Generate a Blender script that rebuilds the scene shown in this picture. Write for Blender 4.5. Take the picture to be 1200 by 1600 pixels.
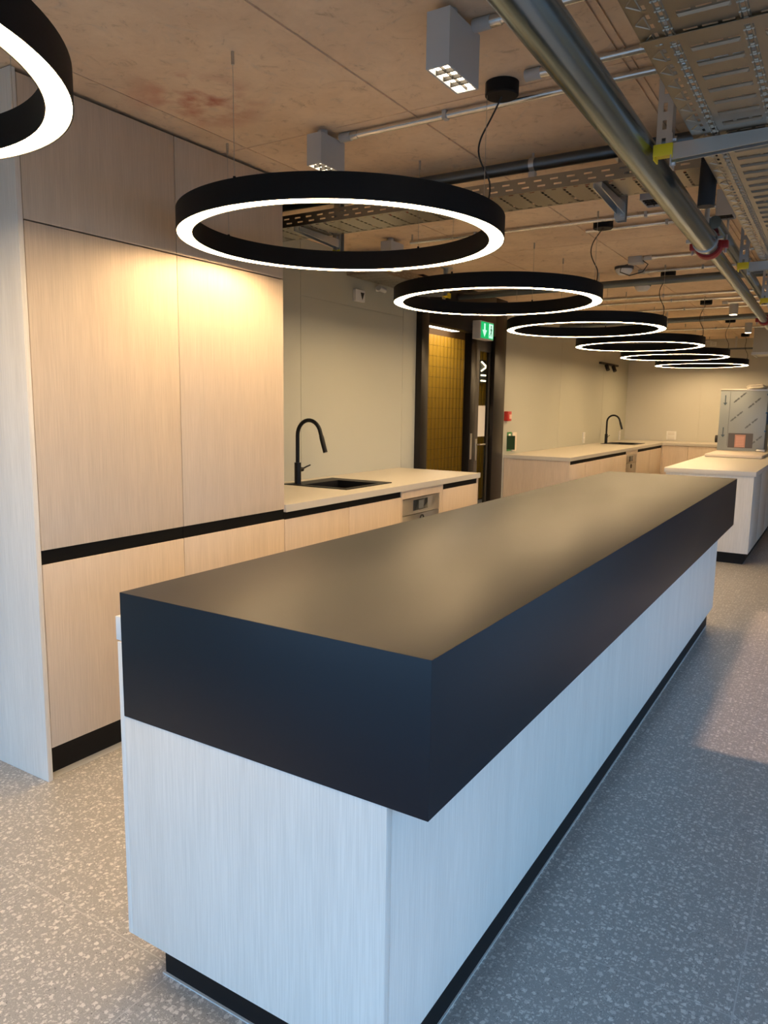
import bpy, bmesh, math, random
from mathutils import Vector, Matrix
random.seed(7)
PI = math.pi
sc = bpy.context.scene
for o in list(bpy.data.objects): bpy.data.objects.remove(o)
COL = sc.collection

# ------------------------------------------------------------ camera
yaw, pitch, roll = math.radians(31.921), math.radians(8.231), math.radians(-0.775)
F = Vector((-math.sin(yaw)*math.cos(pitch), math.cos(yaw)*math.cos(pitch), -math.sin(pitch)))
Rt = Vector((math.cos(yaw), math.sin(yaw), 0.0))
D = F.cross(Rt)
cr = math.cos(roll)*Rt + math.sin(roll)*D
cd = -math.sin(roll)*Rt + math.cos(roll)*D
cam_data = bpy.data.cameras.new('camera'); cam = bpy.data.objects.new('camera', cam_data); COL.objects.link(cam)
cam.matrix_world = Matrix(((cr.x, -cd.x, -F.x, 0), (cr.y, -cd.y, -F.y, 0), (cr.z, -cd.z, -F.z, 1.5), (0, 0, 0, 1)))
cam_data.sensor_fit = 'VERTICAL'; cam_data.sensor_height = 36.0; cam_data.lens = 1152.76/1600*36.0
cam_data.clip_start = 0.05
sc.camera = cam

# ------------------------------------------------------------ light and exposure
w = bpy.data.worlds.new('world'); sc.world = w; w.use_nodes = True
bg = w.node_tree.nodes['Background']; bg.inputs[0].default_value = (0.27, 0.58, 1.0, 1); bg.inputs[1].default_value = 1.0
# bright blue sky above the horizon, dim ground below it
wn = w.node_tree; wt_ = wn.nodes.new('ShaderNodeTexCoord'); wsx = wn.nodes.new('ShaderNodeSeparateXYZ')
wn.links.new(wt_.outputs['Generated'], wsx.inputs[0])
wr = wn.nodes.new('ShaderNodeValToRGB'); wmr = wn.nodes.new('ShaderNodeMapRange')
wmr.inputs['From Min'].default_value = -1; wmr.inputs['From Max'].default_value = 1
wn.links.new(wsx.outputs[2], wmr.inputs['Value']); wn.links.new(wmr.outputs[0], wr.inputs['Fac'])
SKY = 3.9
wr.color_ramp.elements[0].position = 0.49; wr.color_ramp.elements[0].color = (0.30/SKY, 0.36/SKY, 0.42/SKY, 1)
wr.color_ramp.elements[1].position = 0.53; wr.color_ramp.elements[1].color = (0.29, 0.60, 1.0, 1)
wn.links.new(wr.outputs['Color'], bg.inputs[0]); bg.inputs[1].default_value = SKY
sd = bpy.data.lights.new('sun', 'SUN'); sun = bpy.data.objects.new('sun', sd); COL.objects.link(sun)
sd.energy = 2.6; sd.angle = math.radians(0.8); sd.color = (1.0, 0.62, 0.42)
sun.location = (6, 6, 5)
sun.rotation_euler = Vector((-1.386, 0.0, -1.0)).to_track_quat('-Z', 'Y').to_euler()
RING_STRENGTH = 46.0
sc.view_settings.view_transform = 'Standard'; sc.view_settings.look = 'None'
sc.view_settings.exposure = 0.0; sc.view_settings.gamma = 1.0; sc.view_settings.use_curve_mapping = False

# ------------------------------------------------------------ materials
def mat(name, col, rough=0.5, metal=0.0, spec=0.5, emis=None, es=0.0, bump=0.0, bscale=200.0, coat=0.0, trans=0.0, alpha=1.0):
    m = bpy.data.materials.new(name); m.use_nodes = True
    nt = m.node_tree; b = nt.nodes['Principled BSDF']
    b.inputs['Base Color'].default_value = (*col, 1); b.inputs['Roughness'].default_value = rough
    b.inputs['Metallic'].default_value = metal; b.inputs['Specular IOR Level'].default_value = spec
    b.inputs['Coat Weight'].default_value = coat; b.inputs['Transmission Weight'].default_value = trans
    b.inputs['Alpha'].default_value = alpha
    if emis: b.inputs['Emission Color'].default_value = (*emis, 1); b.inputs['Emission Strength'].default_value = es
    # every material gets a little procedural variation
    tc = nt.nodes.new('ShaderNodeTexCoord'); n = nt.nodes.new('ShaderNodeTexNoise'); n.inputs['Scale'].default_value = bscale
    nt.links.new(tc.outputs['Object'], n.inputs['Vector'])
    mr = nt.nodes.new('ShaderNodeMapRange'); mr.inputs['To Min'].default_value = max(0.02, rough-0.03); mr.inputs['To Max'].default_value = min(1, rough+0.03)
    nt.links.new(n.outputs['Fac'], mr.inputs['Value']); nt.links.new(mr.outputs['Result'], b.inputs['Roughness'])
    if bump:
        bp = nt.nodes.new('ShaderNodeBump'); bp.inputs['Strength'].default_value = bump; bp.inputs['Distance'].default_value = 0.001
        nt.links.new(n.outputs['Fac'], bp.inputs['Height']); nt.links.new(bp.outputs['Normal'], b.inputs['Normal'])
    return m

def ramp(nt, stops):
    r = nt.nodes.new('ShaderNodeValToRGB'); e = r.color_ramp.elements
    while len(e) < len(stops): e.new(0.5)
    for i, (p, c) in enumerate(stops): e[i].position = p; e[i].color = (*c, 1)
    return r

def mix(nt, kind, fac, a, b):
    m = nt.nodes.new('ShaderNodeMix'); m.data_type = 'RGBA'; m.blend_type = kind
    def s(i, v):
        if hasattr(v, 'links'): nt.links.new(v, m.inputs[i])
        elif isinstance(v, tuple): m.inputs[i].default_value = (*v, 1)
        else: m.inputs[i].default_value = v
    s(0, fac); s(6, a); s(7, b)
    return m.outputs[2]

def grain_mat(name, c1, c2, rough=0.5):
    """fine vertical grain laminate"""
    m = mat(name, c1, rough); nt = m.node_tree; b = nt.nodes['Principled BSDF']
    tc = nt.nodes.new('ShaderNodeTexCoord')
    mp = nt.nodes.new('ShaderNodeMapping'); mp.inputs['Scale'].default_value = (330, 330, 6.0)
    nt.links.new(tc.outputs['Object'], mp.inputs['Vector'])
    n = nt.nodes.new('ShaderNodeTexNoise'); n.inputs['Scale'].default_value = 1.0; n.inputs['Detail'].default_value = 5
    nt.links.new(mp.outputs['Vector'], n.inputs['Vector'])
    r = ramp(nt, [(0.38, c2), (0.62, c1)]); nt.links.new(n.outputs['Fac'], r.inputs['Fac'])
    mp2 = nt.nodes.new('ShaderNodeMapping'); mp2.inputs['Scale'].default_value = (18, 18, 1.2)
    nt.links.new(tc.outputs['Object'], mp2.inputs['Vector'])
    n2 = nt.nodes.new('ShaderNodeTexNoise'); n2.inputs['Scale'].default_value = 1.0; n2.inputs['Detail'].default_value = 3
    nt.links.new(mp2.outputs['Vector'], n2.inputs['Vector'])
    r2 = ramp(nt, [(0.3, (0.93, 0.93, 0.93)), (0.7, (1, 1, 1))]); nt.links.new(n2.outputs['Fac'], r2.inputs['Fac'])
    nt.links.new(mix(nt, 'MULTIPLY', 1.0, r.outputs['Color'], r2.outputs['Color']), b.inputs['Base Color'])
    bp = nt.nodes.new('ShaderNodeBump'); bp.inputs['Strength'].default_value = 0.12; bp.inputs['Distance'].default_value = 0.0008
    nt.links.new(n.outputs['Fac'], bp.inputs['Height']); nt.links.new(bp.outputs['Normal'], b.inputs['Normal'])
    return m

def terrazzo():
    m = mat('terrazzo', (0.3, 0.3, 0.3), 0.42); nt = m.node_tree; b = nt.nodes['Principled BSDF']
    tc = nt.nodes.new('ShaderNodeTexCoord')
    nz = nt.nodes.new('ShaderNodeTexNoise'); nz.inputs['Scale'].default_value = 420; nz.inputs['Detail'].default_value = 4
    nt.links.new(tc.outputs['Object'], nz.inputs['Vector'])
    base = ramp(nt, [(0.3, (0.29, 0.28, 0.27)), (0.7, (0.42, 0.405, 0.39))]); nt.links.new(nz.outputs['Fac'], base.inputs['Fac'])
    col = base.outputs['Color']
    warp = nt.nodes.new('ShaderNodeTexNoise'); warp.inputs['Scale'].default_value = 70; nt.links.new(tc.outputs['Object'], warp.inputs['Vector'])
    ws = nt.nodes.new('ShaderNodeVectorMath'); ws.operation = 'SCALE'; ws.inputs['Scale'].default_value = 0.018
    nt.links.new(warp.outputs['Color'], ws.inputs[0])
    for scale, rad, thr, c in ((46, 0.25, 0.34, (0.74, 0.71, 0.67)), (84, 0.26, 0.45, (0.68, 0.66, 0.62)), (160, 0.27, 0.4, (0.58, 0.565, 0.54)), (130, 0.16, 0.2, (0.12, 0.12, 0.12))):
        ad = nt.nodes.new('ShaderNodeVectorMath'); ad.operation = 'ADD'
        nt.links.new(tc.outputs['Object'], ad.inputs[0]); nt.links.new(ws.outputs[0], ad.inputs[1])
        off = nt.nodes.new('ShaderNodeVectorMath'); off.operation = 'ADD'; off.inputs[1].default_value = (scale*0.37, scale*0.11, 0)
        nt.links.new(ad.outputs[0], off.inputs[0])
        v = nt.nodes.new('ShaderNodeTexVoronoi'); v.voronoi_dimensions = '2D'; v.inputs['Scale'].default_value = scale
        v.distance = 'CHEBYCHEV' if scale in (46, 84) else 'EUCLIDEAN'
        nt.links.new(off.outputs[0], v.inputs['Vector'])
        lt = nt.nodes.new('ShaderNodeMath'); lt.operation = 'LESS_THAN'; lt.inputs[1].default_value = rad
        nt.links.new(v.outputs['Distance'], lt.inputs[0])
        sep = nt.nodes.new('ShaderNodeSeparateColor'); nt.links.new(v.outputs['Color'], sep.inputs[0])
        l2 = nt.nodes.new('ShaderNodeMath'); l2.operation = 'LESS_THAN'; l2.inputs[1].default_value = thr
        nt.links.new(sep.outputs[0], l2.inputs[0])
        mu = nt.nodes.new('ShaderNodeMath'); mu.operation = 'MULTIPLY'
        nt.links.new(lt.outputs[0], mu.inputs[0]); nt.links.new(l2.outputs[0], mu.inputs[1])
        mu2 = nt.nodes.new('ShaderNodeMath'); mu2.operation = 'MULTIPLY'
        nt.links.new(mu.outputs[0], mu2.inputs[0]); 
        mrr = nt.nodes.new('ShaderNodeMapRange'); mrr.inputs['To Min'].default_value = 0.45
        nt.links.new(sep.outputs[1], mrr.inputs['Value']); nt.links.new(mrr.outputs[0], mu2.inputs[1])
        col = mix(nt, 'MIX', mu2.outputs[0], col, c)
    # grout joints of the 64 cm slabs
    sp = nt.nodes.new('ShaderNodeSeparateXYZ'); nt.links.new(tc.outputs['Object'], sp.inputs[0])
    res = []
    for ax, offs in ((0, 0.117+64.0), (1, -2.505+64.0)):
        a = nt.nodes.new('ShaderNodeMath'); a.operation = 'ADD'; a.inputs[1].default_value = offs+0.0015
        nt.links.new(sp.outputs[ax], a.inputs[0])
        mo = nt.nodes.new('ShaderNodeMath'); mo.operation = 'MODULO'; mo.inputs[1].default_value = 0.64
        nt.links.new(a.outputs[0], mo.inputs[0])
        l = nt.nodes.new('ShaderNodeMath'); l.operation = 'LESS_THAN'; l.inputs[1].default_value = 0.0035
        nt.links.new(mo.outputs[0], l.inputs[0]); res.append(l)
    mx = nt.nodes.new('ShaderNodeMath'); mx.operation = 'MAXIMUM'
    nt.links.new(res[0].outputs[0], mx.inputs[0]); nt.links.new(res[1].outputs[0], mx.inputs[1])
    col = mix(nt, 'MIX', mx.outputs[0], col, (0.50, 0.49, 0.475))
    nt.links.new(col, b.inputs['Base Color'])
    return m

def concrete():
    m = mat('raw_concrete', (0.4, 0.3, 0.22), 0.75); nt = m.node_tree; b = nt.nodes['Principled BSDF']
    tc = nt.nodes.new('ShaderNodeTexCoord')
    n = nt.nodes.new('ShaderNodeTexNoise'); n.inputs['Scale'].default_value = 1.6; n.inputs['Detail'].default_value = 8; n.inputs['Roughness'].default_value = 0.62
    nt.links.new(tc.outputs['Object'], n.inputs['Vector'])
    r = ramp(nt, [(0.3, CEIL_A), (0.7, CEIL_B)]); nt.links.new(n.outputs['Fac'], r.inputs['Fac'])
    n2 = nt.nodes.new('ShaderNodeTexNoise'); n2.inputs['Scale'].default_value = 14; n2.inputs['Detail'].default_value = 10; n2.inputs['Roughness'].default_value = 0.7
    n2.inputs['Distortion'].default_value = 1.2
    nt.links.new(tc.outputs['Object'], n2.inputs['Vector'])
    r2 = ramp(nt, [(0.28, (0.62, 0.57, 0.53)), (0.43, (0.95, 0.94, 0.93)), (0.62, (1, 1, 1)), (0.75, (1.0, 1.0, 1.0))]); nt.links.new(n2.outputs['Fac'], r2.inputs['Fac'])
    col = mix(nt, 'MULTIPLY', 1.0, r.outputs['Color'], r2.outputs['Color'])
    # worn pale streaks
    n4 = nt.nodes.new('ShaderNodeTexNoise'); n4.inputs['Scale'].default_value = 5; n4.inputs['Detail'].default_value = 6; n4.inputs['Distortion'].default_value = 3
    nt.links.new(tc.outputs['Object'], n4.inputs['Vector'])
    r4 = ramp(nt, [(0.6, (0, 0, 0)), (0.75, (0.35, 0.35, 0.35))]); nt.links.new(n4.outputs['Fac'], r4.inputs['Fac'])
    col = mix(nt, 'MIX', r4.outputs['Color'], col, (0.50, 0.44, 0.38))
    # rust-red marker stain (own shape)
    n3 = nt.nodes.new('ShaderNodeTexNoise'); n3.inputs['Scale'].default_value = 7; n3.inputs['Detail'].default_value = 5
    nt.links.new(tc.outputs['Object'], n3.inputs['Vector'])
    for cx_, cy_, rr in ((-2.24, 2.20, 0.30), (-2.13, 2.03, 0.07)):
        d = nt.nodes.new('ShaderNodeVectorMath'); d.operation = 'DISTANCE'; d.inputs[1].default_value = (cx_, cy_, 2.65)
        nt.links.new(tc.outputs['Object'], d.inputs[0])
        a = nt.nodes.new('ShaderNodeMapRange'); a.inputs['From Min'].default_value = rr; a.inputs['From Max'].default_value = 0.0
        nt.links.new(d.outputs['Value'], a.inputs['Value'])
        r3 = ramp(nt, [(0.45, (0, 0, 0)), (0.62, (1, 1, 1))]); nt.links.new(n3.outputs['Fac'], r3.inputs['Fac'])
        mu = nt.nodes.new('ShaderNodeMath'); mu.operation = 'MULTIPLY'
        nt.links.new(a.outputs[0], mu.inputs[0]); nt.links.new(r3.outputs['Color'], mu.inputs[1])
        col = mix(nt, 'MIX', mu.outputs[0], col, (0.42, 0.06, 0.03))
    nt.links.new(col, b.inputs['Base Color'])
    bp = nt.nodes.new('ShaderNodeBump'); bp.inputs['Strength'].default_value = 0.35; bp.inputs['Distance'].default_value = 0.004
    nt.links.new(n2.outputs['Fac'], bp.inputs['Height']); nt.links.new(bp.outputs['Normal'], b.inputs['Normal'])
    return m

def galv(name, c=(0.62, 0.64, 0.66), rough=0.38):
    m = mat(name, c, rough, 1.0, bscale=2.0)
    m.node_tree.nodes['Map Range'].inputs['To Min'].default_value = rough; m.node_tree.nodes['Map Range'].inputs['To Max'].default_value = rough+0.01
    return m

CEIL_A, CEIL_B = (0.68, 0.49, 0.33), (0.88, 0.68, 0.48)
WOOD = grain_mat('light_ash_laminate', (0.69, 0.565, 0.44), (0.61, 0.495, 0.38), 0.5)
PANELW = grain_mat('white_ash_laminate', (0.84, 0.80, 0.74), (0.75, 0.715, 0.66), 0.5)
BLACKTOP = mat('black_matt_laminate', (0.001, 0.005, 0.013), 0.43, spec=0.45, bscale=400)
BLACK = mat('black_plinth', (0.005, 0.005, 0.006), 0.5, spec=0.25)
BLACKRING = mat('black_powder_coat', (0.006, 0.006, 0.007), 0.6, spec=0.2)
RAILBLK = mat('black_handle_groove', (0.003, 0.003, 0.003), 0.6, spec=0.15)
CARC = mat('dark_gap_carcass', (0.05, 0.045, 0.04), 0.7)
DIFF = mat('ring_diffuser', (0.9, 0.9, 0.85), 0.5, emis=(1.0, 0.69, 0.36), es=RING_STRENGTH)
WORKTOP = mat('pale_stone_worktop', (0.56, 0.52, 0.45), 0.42, bump=0.05, bscale=300)
WALLM = mat('grey_painted_wallboard', (0.47, 0.47, 0.395), 0.55, bump=0.05, bscale=150)
WALLB = mat('pale_painted_wallboard', (0.56, 0.545, 0.49), 0.6, bump=0.05, bscale=150)
FLOOR = terrazzo()
CONC = concrete()
GALV = galv('galvanised_steel')
GALVD = galv('dull_galvanised_tray', (0.36, 0.335, 0.28), 0.38)
PIPEM = galv('bare_steel_pipe', (0.26, 0.35, 0.41), 0.22)
DPIPE = galv('dark_steel_pipe', (0.16, 0.19, 0.22), 0.42)
COND = galv('silver_conduit', (0.72, 0.72, 0.72), 0.25)
GREYP = mat('grey_plastic_sleeve', (0.45, 0.45, 0.45), 0.45)
SPOTM = mat('grey_painted_lamp_box', (0.50, 0.51, 0.52), 0.4)
YELCAP = mat('yellow_plastic_cap', (0.80, 0.62, 0.02), 0.45)
REDM = mat('red_coupling_paint', (0.35, 0.02, 0.02), 0.4)
RUB = mat('black_rubber', (0.015, 0.017, 0.02), 0.55)
LEDC = mat('lit_led_lens', (0.9, 0.85, 0.8), 0.3, emis=(1.0, 0.78, 0.52), es=14.0)
UNLIT = mat('unlit_led_lens', (0.5, 0.5, 0.5), 0.3)
WIRE = mat('steel_wire', (0.5, 0.47, 0.43), 0.35, 0.8)
SINKM = mat('black_granite_sink', (0.006, 0.006, 0.007), 0.5, spec=0.3)
FAUC = mat('matt_black_faucet', (0.005, 0.005, 0.006), 0.4, spec=0.3)
STEEL = mat('brushed_stainless', (0.55, 0.53, 0.50), 0.3, 1.0)
DARKBROWN = mat('dark_bronze_portal', (0.012, 0.009, 0.007), 0.35, spec=0.35)
GLASS = mat('clear_glass', (0.75, 0.8, 0.78), 0.02, trans=1.0)
GLASS.node_tree.nodes['Principled BSDF'].inputs['IOR'].default_value = 1.05
WHITEP = mat('white_plastic', (0.75, 0.74, 0.72), 0.4)
PAPER = mat('white_paper', (0.72, 0.68, 0.62), 0.8)
GREEN = mat('lit_green_sign', (0.0, 0.35, 0.1), 0.4, emis=(0.0, 0.45, 0.13), es=1.0)
SIGNW = mat('lit_white_pictogram', (0.7, 0.95, 0.85), 0.4, emis=(0.55, 1.0, 0.8), es=1.0)
GREENL = mat('green_label', (0.03, 0.22, 0.06), 0.5)
REDP = mat('red_plastic', (0.50, 0.03, 0.02), 0.4)
PALERED = mat('pale_red_plate', (0.75, 0.45, 0.38), 0.5)
BLK = mat('black_print', (0.01, 0.01, 0.01), 0.6)
FILM = mat('grey_blue_protective_film', (0.30, 0.34, 0.37), 0.4, 0.25)
FILMINK = mat('dark_grey_film_print', (0.13, 0.15, 0.17), 0.6)
CLOTH = mat('cream_cloth', (0.80, 0.74, 0.64), 0.9, bump=1.0, bscale=60)
TAPE = mat('blue_tape', (0.02, 0.10, 0.28), 0.5)
TILE = mat('yellow_glazed_tile', (0.52, 0.28, 0.025), 0.35, coat=0.2, bscale=8)
TGROUT = mat('brown_grout', (0.12, 0.06, 0.015), 0.8)
WARMLAMP = mat('corridor_lamp', (0.9, 0.9, 0.9), 0.5, emis=(1.0, 0.9, 0.75), es=5.0)
NEONREFL = mat('neon_reflection_glow', (0.9, 0.8, 0.6), 0.5, emis=(1.0, 0.85, 0.55), es=4.0)
SEAL = mat('pale_sealant', (0.55, 0.55, 0.54), 0.5)
SCREEN = mat('display_glass', (0.02, 0.025, 0.03), 0.1)
SCREENL = mat('display_grey', (0.12, 0.13, 0.13), 0.2)
LABELP = mat('reddish_printed_sheet', (0.45, 0.24, 0.20), 0.6)
INSUL = mat('black_insulation', (0.012, 0.014, 0.018), 0.6)
GREYW = mat('cool_white_edge', (0.75, 0.76, 0.76), 0.4)

# ------------------------------------------------------------ mesh helpers
class MB:
    def __init__(s): s.bm = bmesh.new()
    def box(s, x0, x1, y0, y1, z0, z1, bev=0.0):
        b = bmesh.new()
        vs = [b.verts.new((x, y, z)) for x in (x0, x1) for y in (y0, y1) for z in (z0, z1)]
        for f in ((0, 1, 3, 2), (4, 6, 7, 5), (0, 4, 5, 1), (2, 3, 7, 6), (0, 2, 6, 4), (1, 5, 7, 3)): b.faces.new([vs[i] for i in f])
        if bev: bmesh.ops.bevel(b, geom=b.edges[:], offset=bev, segments=2, affect='EDGES', profile=0.5)
        s.merge(b); return s
    def merge(s, b, M=None):
        if M is not None: bmesh.ops.transform(b, matrix=M, verts=b.verts[:])
        bmesh.ops.recalc_face_normals(b, faces=b.faces[:])
        me = bpy.data.meshes.new('tmp'); b.to_mesh(me); b.free(); s.bm.from_mesh(me); bpy.data.meshes.remove(me)
    def obox(s, c, size, M3, bev=0.0):
        t = MB(); t.box(-size[0]/2, size[0]/2, -size[1]/2, size[1]/2, -size[2]/2, size[2]/2, bev)
        s.merge(t.bm, Matrix.Translation(c) @ M3.to_4x4()); return s
    def tube(s, pts, r, seg=12, caps=True):
        pts = [Vector(p) for p in pts]; b = bmesh.new(); rings = []
        rr = r if isinstance(r, (list, tuple)) else [r]*len(pts)
        up = None
        for i, p in enumerate(pts):
            t = (pts[min(i+1, len(pts)-1)]-pts[max(i-1, 0)]).normalized()
            if up is None:
                up = Vector((0, 0, 1)) if abs(t.z) < 0.9 else Vector((0, 1, 0))
            a = t.cross(up)
            if a.length < 1e-4: a = t.cross(Vector((1, 0, 0)))
            a.normalize(); up = a.cross(t).normalized()
            rings.append([b.verts.new(p+a*math.cos(2*PI*k/seg)*rr[i]+up*math.sin(2*PI*k/seg)*rr[i]) for k in range(seg)])
        for i in range(len(rings)-1):
            for k in range(seg):
                f = b.faces.new((rings[i][k], rings[i][(k+1) % seg], rings[i+1][(k+1) % seg], rings[i+1][k])); f.smooth = True
        if caps: b.faces.new(rings[0]); b.faces.new(rings[-1])
        s.merge(b); return s
    def lathe(s, prof, seg=96, c=(0, 0, 0), closed=True, smooth=True):
        """closed profile of (r, z) swept round z"""
        b = bmesh.new(); n = len(prof); rings = []
        for k in range(seg):
            a = 2*PI*k/seg
            rings.append([b.verts.new((c[0]+r*math.cos(a), c[1]+r*math.sin(a), c[2]+z)) for r, z in prof])
        for k in range(seg):
            A, B = rings[k], rings[(k+1) % seg]
            for i in range(n if closed else n-1):
                j = (i+1) % n
                try: f = b.faces.new((A[i], B[i], B[j], A[j])); f.smooth = smooth
                except ValueError: pass
        bmesh.ops.remove_doubles(b, verts=b.verts[:], dist=1e-6)
        s.merge(b); return s
    def cyl(s, c, r, z0, z1, seg=24):
        s.tube([(c[0], c[1], z0), (c[0], c[1], z1)], r, seg); return s
    def prism(s, poly, axis, a0, a1):
        """extrude 2D poly along axis: 'x' -> poly in (y,z), 'y' -> (x,z), 'z' -> (x,y)"""
        b = bmesh.new()
        def P(p, a): return {'x': (a, p[0], p[1]), 'y': (p[0], a, p[1]), 'z': (p[0], p[1], a)}[axis]
        A = [b.verts.new(P(p, a0)) for p in poly]; B = [b.verts.new(P(p, a1)) for p in poly]
        b.faces.new(A); b.faces.new(B)
        for i in range(len(poly)): b.faces.new((A[i], A[(i+1) % len(poly)], B[(i+1) % len(poly)], B[i]))
        s.merge(b); return s
    def build(s, name, m, parent=None, sharp=True, edge=35):
        me = bpy.data.meshes.new(name); s.bm.to_mesh(me); s.bm.free()
        me.materials.append(m)
        if sharp:
            try: me.set_sharp_from_angle(angle=math.radians(edge))
            except Exception: pass
        o = bpy.data.objects.new(name, me); COL.objects.link(o)
        if parent is not None: o.parent = parent
        return o

def tag(o, label=None, cat=None, group=None, kind=None):
    if label: o['label'] = label
    if cat: o['category'] = cat
    if group: o['group'] = group
    if kind: o['kind'] = kind
    return o
def thing(name, label, cat, loc=(0, 0, 0), rz=0.0, group=None):
    o = bpy.data.objects.new(name, None); COL.objects.link(o); o.empty_display_size = 0.1
    o.location = loc; o.rotation_euler = (0, 0, rz); return tag(o, label, cat, group)
def copy_tree(o, parent=None):
    c = o.copy(); COL.objects.link(c)
    if parent: c.parent = parent
    for ch in [x for x in bpy.data.objects if x.parent == o]: copy_tree(ch, c)
    return c
def struct(name, mb, m): return tag(mb.build(name, m), kind='structure')

# ------------------------------------------------------------ the setting
H = 2.65
XW, YB = -3.35, 13.4
struct('floor', MB().box(-6.5, 4.0, -2.6, 13.6, -0.12, 0.0), FLOOR)
# ceiling slab with its formwork joints cut as shallow grooves
cb = MB()
xs = [-6.5, -3.38, -2.432, -1.578, -0.740, -0.712, 0.15, 1.0, 1.9, 2.85]
ys = [-2.6, -0.0, 2.68, 5.36, 8.04, 10.72, 13.6]
g = 0.0035
for i in range(len(xs)-1):
    for j in range(len(ys)-1):
        gl = 0.006 if i == 3 else g; gr = 0.006 if i == 2 else g
        cb.box(xs[i]+gl, xs[i+1]-gr, ys[j]+g, ys[j+1]-g, H, H+0.05)
cb.box(-6.5, 2.85, -2.6, 13.6, H+0.006, H+0.25)
struct('ceiling', cb, CONC)

# left wall: painted boards with thin seams
def wall_panels(rects, x0, x1, m, name):
    b = MB()
    for y0, y1, z0, z1 in rects: b.box(x0, x1, y0+0.002, y1-0.002, z0+0.002, z1-0.002)
    b.box(x0-0.02, x1-0.004, min(r[0] for r in rects), max(r[1] for r in rects), 0, H)
    return struct(name, b, m)
wall_panels([(1.6, 4.228, 0, H), (4.228, 5.65, 0, 2.257), (4.228, 5.65, 2.257, H), (5.65, 5.885, 0, H)], XW-0.08, XW, WALLM, 'wall_left')
wall_panels([(7.80, 9.85, 0, H), (9.85, 11.9, 0, H), (11.9, 13.4, 0, H)], XW-0.08, XW, WALLM, 'wall_left_rear')
b = MB()
for x0, x1 in ((-3.36, -2.136), (-2.136, -0.9), (-0.9, 0.4), (0.4, 4.0)): b.box(x0+0.002, x1-0.002, YB, YB+0.1, 0, H)
b.box(-3.43, 4.0, YB+0.004, YB+0.12, 0, H)
struct('wall_back', b, WALLB)
# unseen wall added to keep sky light off the left side
struct('wall_left_sky_block', MB().box(-4.7, -4.6, -2.6, 1.6, 0, H), WALLM)
# unseen right wall: piers and lintel shaped to cut sun patch and daylight
b = MB()
b.box(2.6, 2.85, -2.6, 13.5, 2.38, H)
for y0, y1 in ((1.6, 3.41), (6.1, 13.0)): b.box(2.6, 2.85, y0, y1, 0, 2.38)
b.box(2.6, 2.85, 13.0, 13.5, 0, 2.38)
struct('wall_right_light_mask', b, WALLB)
struct('wall_front_sky_block', MB().box(-4.6, 2.85, -2.75, -2.6, 2.35, H).box(-4.6, -4.2, -2.75, -2.6, 0, 2.35), WALLB)  # unseen; lintel behind the camera added to cut off sky light
# corridor behind the portal
struct('wall_corridor', MB().box(-5.25, -5.0, 5.0, 13.4, 0, H), TGROUT)
b = MB().box(-5.0, XW-0.08, 5.0, 5.1, 0, H).box(-5.0, XW-0.08, 13.2, 13.4, 0, H)
struct('wall_corridor_end', b, WALLM)
struct('ceiling_corridor', MB().box(-5.0, XW-0.1, 5.1, 13.2, 2.60, 2.64), WALLB)

# yellow half-round tiles on the corridor wall
b = MB()
rh, cw = 0.145, 0.110
bmx = b.bm
z = 0.02; r0 = 0
while z < 2.40:
    y = 7.4
    z1 = min(z+rh-0.004, 2.59)
    while y < 12.6:
        pr = []
        for k in range(6):
            a = PI*k/5
            pr.append((-5.0+0.003+0.014*math.sin(a), y+cw/2-(cw/2-0.003)*math.cos(a)))
        lo = [bmx.verts.new((px, py, z)) for px, py in pr]; hi = [bmx.verts.new((px, py, z1)) for px, py in pr]
        for k in range(5):
            f = bmx.faces.new((lo[k], lo[k+1], hi[k+1], hi[k])); f.smooth = True
        bmx.faces.new(hi); bmx.faces.new(lo[::-1])
        y += cw
    z += rh
tag(b.build('glazed_tile_cladding', TILE, None, edge=50), 'wall cladding of yellow glazed ribbed tiles seen through the portal', 'tiles')
tag(MB().box(-4.96, -4.25, 8.4, 9.75, 2.56, 2.598, 0.004).build('corridor_light', WARMLAMP), 'bright flat ceiling light in the corridor above the yellow tiles', 'light')
# glowing bars standing in for a neon reflection in the door glass
t = thing('neon_reflection', 'small glowing strokes standing in for a neon reflection in the glass door leaf', 'sign', (-4.92, 10.78, 2.06))
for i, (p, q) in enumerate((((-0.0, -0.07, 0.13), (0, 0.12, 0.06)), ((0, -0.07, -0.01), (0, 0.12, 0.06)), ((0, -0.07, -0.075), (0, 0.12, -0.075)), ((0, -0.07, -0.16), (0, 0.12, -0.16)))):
    MB().tube([p, q], 0.011, 8).build('reflection_stroke', NEONREFL, t)
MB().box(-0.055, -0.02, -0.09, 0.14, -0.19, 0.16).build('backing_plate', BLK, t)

# ------------------------------------------------------------ portal and door (structure)
px0, px1 = -3.40, -3.29
b = MB()
b.box(px0, px1, 5.885, 6.015, 0, 2.648, 0.003)
b.box(-3.335, px1, 7.50, 7.80, 0, 2.648, 0.003).box(px0, -3.3355, 7.61, 7.80, 0, 2.648)
b.box(px0, px1, 6.016, 7.499, 2.245, 2.648, 0.003)
d1 = tag(b.build('door_1', DARKBROWN), kind='structure')
d1['label'] = 'dark bronze door portal'
MB().box(-3.42, -3.34, 7.02, 7.155, 0, 2.244, 0.002).build('door_mullion', DARKBROWN, d1)
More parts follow.
